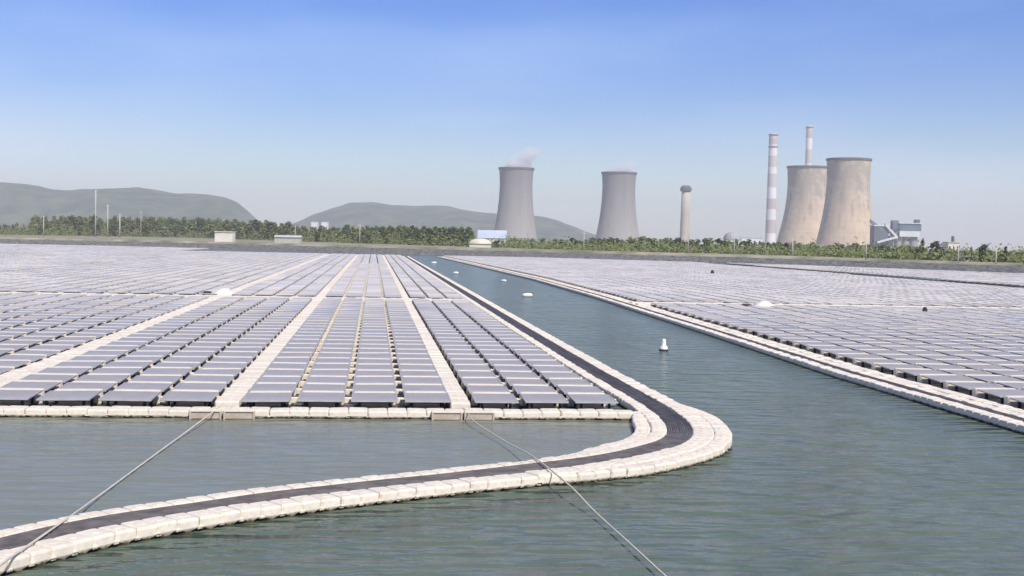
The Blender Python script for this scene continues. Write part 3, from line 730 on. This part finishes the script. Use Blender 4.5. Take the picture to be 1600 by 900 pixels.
M_WW = mat('whitewash', (.74, .71, .64), .8, (.62, .59, .52), .4)
M_RF = mat('sheet_roof', (.55, .56, .55), .6, (.45, .46, .46), .5)
M_BRF = mat('pale_blue_roof', (.42, .50, .62), .5, (.52, .58, .66), .1)
M_CREAM = mat('cream_sheet', (.66, .63, .52), .6, (.56, .53, .44), .3)
house(335, 364, 361.5, 485, 'white flat roofed hut on the embankment in front of the trees', M_WW, M_WW, 'flat', 5, 0)
house(428, 470, 367.5, 480, 'low pale open shed on the embankment between white hut and towers', M_POLE, M_RF, 'gable', 5, 0)
house(486, 496, 346, 1100, 'small white block rising behind the treeline, the left of a pair', M_WCL, M_WCL, 'flat', 9, 2)
house(502, 512, 346, 1110, 'small white block rising behind the treeline, the right of a pair', M_WCL, M_RF, 'flat', 9, 3)
house(746, 792, 359.5, 560, 'pale blue roofed shed beside the base of the grey cooling tower', M_WCL, M_BRF, 'gable', 14, 4, rise=.5)
house(733, 768, 372.5, 480, 'cream arch roofed shed on the bank in front of the blue roof', M_CREAM, M_CREAM, 'arch', 9, 0, rise=.6)
house(1134, 1158, 363, 900, 'low grey domed shed left of the banded chimney', M_WCL, M_SILO, 'arch', 10, 2, rise=.45)
house(1158, 1192, 371, 950, 'long low white building at the foot of the banded chimney', M_WCL, M_WCL, 'flat', 10, 4)
house(1481, 1500, 378, 560, 'white two storey house among trees right of the coal plant', M_WW, M_WW, 'flat', 7, 3)
house(1502, 1520, 401, 330, 'tiny pale hut low in the bushes right of the coal plant', M_CREAM, M_RF, 'flat', 4, 1)
p = D(1489, 369, 700); b_ = MB(); b_.lathe([(1.1, 0), (.8, p.z - 2.6)], 10); o = b_.build('thin_stack', M_RIM); o.location = (p.x, p.y, 2.6); tag(o, 'thin dark metal stack behind the white two storey house', 'stack')

# utility poles
def pole(x, ytop, ybase, label, arm=True, rad=.16):
    # stands on the bank crest behind the waterline seen at ybase
    d = ray(x, ybase); t = (2.65 - CAM_H) / d.z; X_, Y_ = d.x * t, d.y * t
    top = (Vector((0, 0, CAM_H)) + ray(x, ytop) * t).z
    e = empty('utility_pole', (X_, Y_, 2.4), label, 'utility pole', 'pale utility poles along the bank')
    h = top - 2.4; b_ = MB(); b_.lathe([(rad * 1.5, 0), (rad, h)], 8); b_.build('shaft', M_POLE, e, True)
    if arm:
        a_ = MB(); a_.box(-.9, .9, -.07, .07, h - .7, h - .55); a_.build('crossarm', M_POLE, e)
        for q in (-.8, 0, .8): i_ = MB(); i_.lathe([(.05, h - .55 if q else h), (.08, h - .4 if q else h + .12), (.03, h - .28 if q else h + .25)], 6, cx=q); i_.build('insulator', M_STEELW, e)
for x, yt, lab, rd in ((149, 297, 'tallest pale pole, rising past the ridge on the left', .30), (168, 320, 'pale pole just right of the tallest pole', .28), (187, 334, 'pale pole second right of the tallest pole', .28), (68, 337, 'thin pale pole in front of the left end of the trees', .2),
                   (220, 330, 'thin pole between the pole cluster and the white hut', .12), (461, 352, 'thin pole behind the low pale shed', .14), (562, 350, 'thin pole between the low shed and the arched shed', .14), (912, 362, 'thin pole left of the second grey tower', .13),
                   (1075, 350, 'pale pole at the foot of the lone short chimney', .16), (1147, 368, 'thin pole below the grey domed shed', .12), (1238, 372, 'pale pole in front of the half hidden tan tower', .16), (1353, 378, 'pale pole in front of the largest tan tower', .14), (1497, 384, 'thin pole beside the white two storey house', .1), (1556, 388, 'pale pole in the bushes near the right end of the bank', .13)):
    pb = np.interp(x, [0, 300, 600, 900, 1200, 1600], [367.5, 372.5, 382.5, 391.5, 399, 413])
    pole(x, yt, pb, lab, True, rd)

# ------------------------------------------------------------------ trees
def foliage_mat(name, a, c_):
    m, n, b, g, s = geo_mat(name)
    oi = n.nodes.new('ShaderNodeObjectInfo'); nf = noisen(n, g.outputs['Position'], .5, 3)
    c = mixn(n, mr(n, nf, .3, .7), a, c_); h = n.nodes.new('ShaderNodeHueSaturation'); n.links.new(c, h.inputs['Color'])
    n.links.new(mr(n, oi.outputs['Random'], 0, 1, .65, 1.35), h.inputs['Value']); n.links.new(mr(n, oi.outputs['Random'], 0, 1, .485, .515), h.inputs['Hue'])
    n.links.new(h.outputs[0], b.inputs['Base Color']); b.inputs['Roughness'].default_value = .8; b.inputs['Specular IOR Level'].default_value = .2; return m
M_LF = foliage_mat('leaves_olive', (.10, .13, .045), (.18, .20, .075))
M_LD = foliage_mat('leaves_dark', (.045, .065, .032), (.08, .105, .045))
M_LG = foliage_mat('leaves_green', (.085, .135, .04), (.15, .195, .06))
M_BARK = mat('bark', (.16, .12, .09), .9, (.24, .20, .15), 2)
def tree_meshes(h, w, seed, leafm, clumps=26, per=15, low=.18, ls=.34):
    R = random.Random(seed); t = MB(); t.tube([(0, 0, -.3), (R.uniform(-.1, .1), 0, h * .4), (R.uniform(-.3, .3), R.uniform(-.2, .2), h * .8)], [h * .022, h * .016, h * .006], 6)
    for q in range(5):
        z = h * R.uniform(.3, .65); a = R.uniform(0, 6.28); r = w * .35; t.tube([(0, 0, z), (r * cos(a), r * sin(a), z + h * .15)], [h * .008, h * .004], 4)
    c_ = MB()
    for k in range(clumps):
        u = R.random(); z = h * (low + (1 - low) * u); rr = w / 2 * math.sqrt(max(.05, sin(min(1, u * .95 + .12) * pi))) * R.uniform(.25, 1.0); a = R.uniform(0, 6.28)
        cx, cy = rr * cos(a), rr * sin(a); cs = w * R.uniform(.12, .22)
        for l in range(per):
            v = Vector((R.gauss(0, 1), R.gauss(0, 1), R.gauss(0, .8))); v = v.normalized() * cs * R.uniform(.4, 1.1)
            p0 = Vector((cx, cy, z)) + v; nn = (v.normalized() + Vector((R.uniform(-.6, .6), R.uniform(-.6, .6), R.uniform(-.2, .8)))).normalized()
            a1 = nn.orthogonal().normalized(); a2 = nn.cross(a1); s_ = ls * R.uniform(.6, 1.3); an = R.uniform(0, 3)
            d1 = (a1 * cos(an) + a2 * sin(an)) * s_; d2 = (a2 * cos(an) - a1 * sin(an)) * s_ * .7
            c_.add([p0 - d1, p0 - d2, p0 + d1, p0 + d2], [(0, 1, 2, 3)])
    return t.mesh('trunk', M_BARK, True), c_.mesh('crown', leafm)
TALL = [tree_meshes(9.5, 3.6, s_, M_LF, 34, 16, .15, .42) for s_ in (1, 2, 3)] + [tree_meshes(8.6, 4.6, 4, M_LD, 40, 16, .12, .42)]
MIDT = [tree_meshes(6.0, 4.6, s_, M_LG, 34, 16, .08, .36) for s_ in (5, 6)] + [tree_meshes(6.4, 4.2, 7, M_LF, 34, 16, .1, .36), tree_meshes(6.6, 5, 8, M_LD, 38, 16, .08, .38)]
def place_tree(x, dist, ytop, kit, label, group, wf=1.0):
    p = D(x, ytop, dist); X_, Y_ = p.x, p.y; base = 2.5; h = p.z - base
    tr, cr_ = kit; hm = max(v.co.z for v in cr_.vertices); k_ = h / hm
    e = empty('tree', (X_, Y_, base), label, 'tree', group, rz=random.uniform(0, 6.28)); e.scale = (k_ * wf, k_ * wf, k_)
    obj('trunk', tr, e); obj('crown', cr_, e)
MARKS = [(-999, 'left end of the belt'), (149, 'tallest pole'), (349, 'white hut'), (449, 'low open shed'), (562, 'thin pole past that shed'), (640, 'dense dark clump edge'), (760, 'cream arched shed'), (912, 'thin pole by the second tower'), (965, 'second grey tower'), (1069, 'lone short chimney'), (1147, 'grey domed shed'), (1204, 'banded chimney'), (1259, 'half hidden tan tower'), (1322, 'largest tan tower'), (1400, 'coal plant'), (1490, 'white two storey house'), (1556, 'last pole')]
cnt = {}
def tree_label(x, row, adj):
    mk = [m_ for m_ in MARKS if m_[0] <= x][-1][1]; cnt[(mk, row)] = cnt.get((mk, row), 0) + 1
    return '%s, %s %s right of the %s' % (adj, ordinal(cnt[(mk, row)]), row, mk)
R = random.Random(11)
def bank_dist(x):                                # depth of the bank crest along a pixel column
    pb = np.interp(x, [-200, 0, 300, 600, 900, 1200, 1600, 1800], [361, 366.5, 371.5, 381.5, 391, 398.5, 412, 420])
    return (2.65 - CAM_H) / ray(x, float(pb)).z
topl = ([-60, 0, 40, 50, 100, 180, 250, 330, 400, 470, 520, 600, 660, 700, 735, 750, 800, 860, 930, 1000, 1060, 1130, 1200, 1290, 1380, 1440, 1500, 1560, 1650],
        [352, 352, 350, 338, 338, 338, 338, 340, 342, 350, 353, 353, 352, 352, 354, 372, 373, 372, 371, 370, 372, 373, 376, 379, 382, 384, 388, 391, 393])
x = -45.0
while x < 742:
    d = bank_dist(x); y = float(np.interp(x, *topl)) + R.choice((-1, 0, 0, 1)) * 2 + R.uniform(-2.5, 5)
    kit = TALL[R.choice((0, 1, 2, 0, 1, 3))] if x < 640 else TALL[3]
    lab, gr = (tree_label(x, 'in front row', 'slender olive green tree'), 'slender trees of the plantation belt') if x < 640 else (tree_label(x, 'in front row', 'broad dark green tree'), 'broad trees by the arched shed')
    place_tree(x, d * R.uniform(1.035, 1.09), y + 1.5, kit, lab, gr, R.uniform(1.25, 1.7)); x += R.uniform(5.5, 8)
x = -40.0
while x < 735:
    d = bank_dist(x); y = float(np.interp(x, *topl)) + R.uniform(-2, 4)
    place_tree(x, d * R.uniform(1.13, 1.2), y, TALL[R.choice((0, 1, 2))], tree_label(x, 'in back row', 'slender olive green tree'), 'slender trees of the plantation belt', R.uniform(1.1, 1.5)); x += R.uniform(10, 14)
x = 765.0
while x < 1650:
    d = bank_dist(x); y = float(np.interp(x, *topl)) + R.uniform(-1.5, 4)
    place_tree(x, d * R.uniform(1.05, 1.22), y, MIDT[R.randrange(4)], tree_label(x, 'scrub tree', 'low rounded green'), 'low trees of the scrub belt', R.uniform(1.1, 1.7)); x += R.uniform(7, 12)
for x, y, kit, wf, lab in ((1442, 372, TALL[0], .8, 'narrow upright dark tree directly right of the coal plant'), (1462, 376, MIDT[3], 1.3, 'large rounded dark tree between coal plant and white house'), (1537, 381, MIDT[3], 1.1, 'rounded tree standing above the scrub near the right end of the bank'),
                        (1571, 384, TALL[3], .9, 'small pointed tree above the scrub, last before the right end'), (1518, 385, TALL[1], .7, 'thin tree top just right of the white two storey house'), (778, 375, MIDT[3], 1.6, 'dark round bush tree standing right of the cream arched shed')):
    place_tree(x, bank_dist(x) * 1.04, y, kit, lab, None, wf)
for o in list(bpy.data.objects):
    if o.name.startswith('tree') and 'group' in o and not o['group']: del o['group']
# scrub under the trees
b_ = MB(); x = -60.0
while x < 1670:
    d = bank_dist(x) * R.uniform(1.02, 1.12); g0 = D(x, 380, d); hh = R.uniform(1.2, 2.8) * (2.0 if x < 735 else 1.25)
    for l in range(90 if x < 735 else 56):
        v = Vector((R.gauss(0, 1.3), R.gauss(0, 1.5), abs(R.gauss(0, hh * .55)))); p0 = Vector((g0.x, g0.y, 2.5)) + v; s_ = R.uniform(.25, .5)
        a1 = Vector((R.uniform(-1, 1), R.uniform(-1, 1), R.uniform(-1, 1))).normalized(); a2 = a1.orthogonal().normalized()
        b_.add([p0 - a1 * s_, p0 - a2 * s_, p0 + a1 * s_, p0 + a2 * s_], [(0, 1, 2, 3)])
    x += 3.2
tag(b_.build('undergrowth', M_LF), 'tangled green undergrowth at the foot of the tree belt', 'undergrowth', kind='stuff')
print('panels', len(panels), 'cubes', len(cubes), 'objects', len(bpy.data.objects))
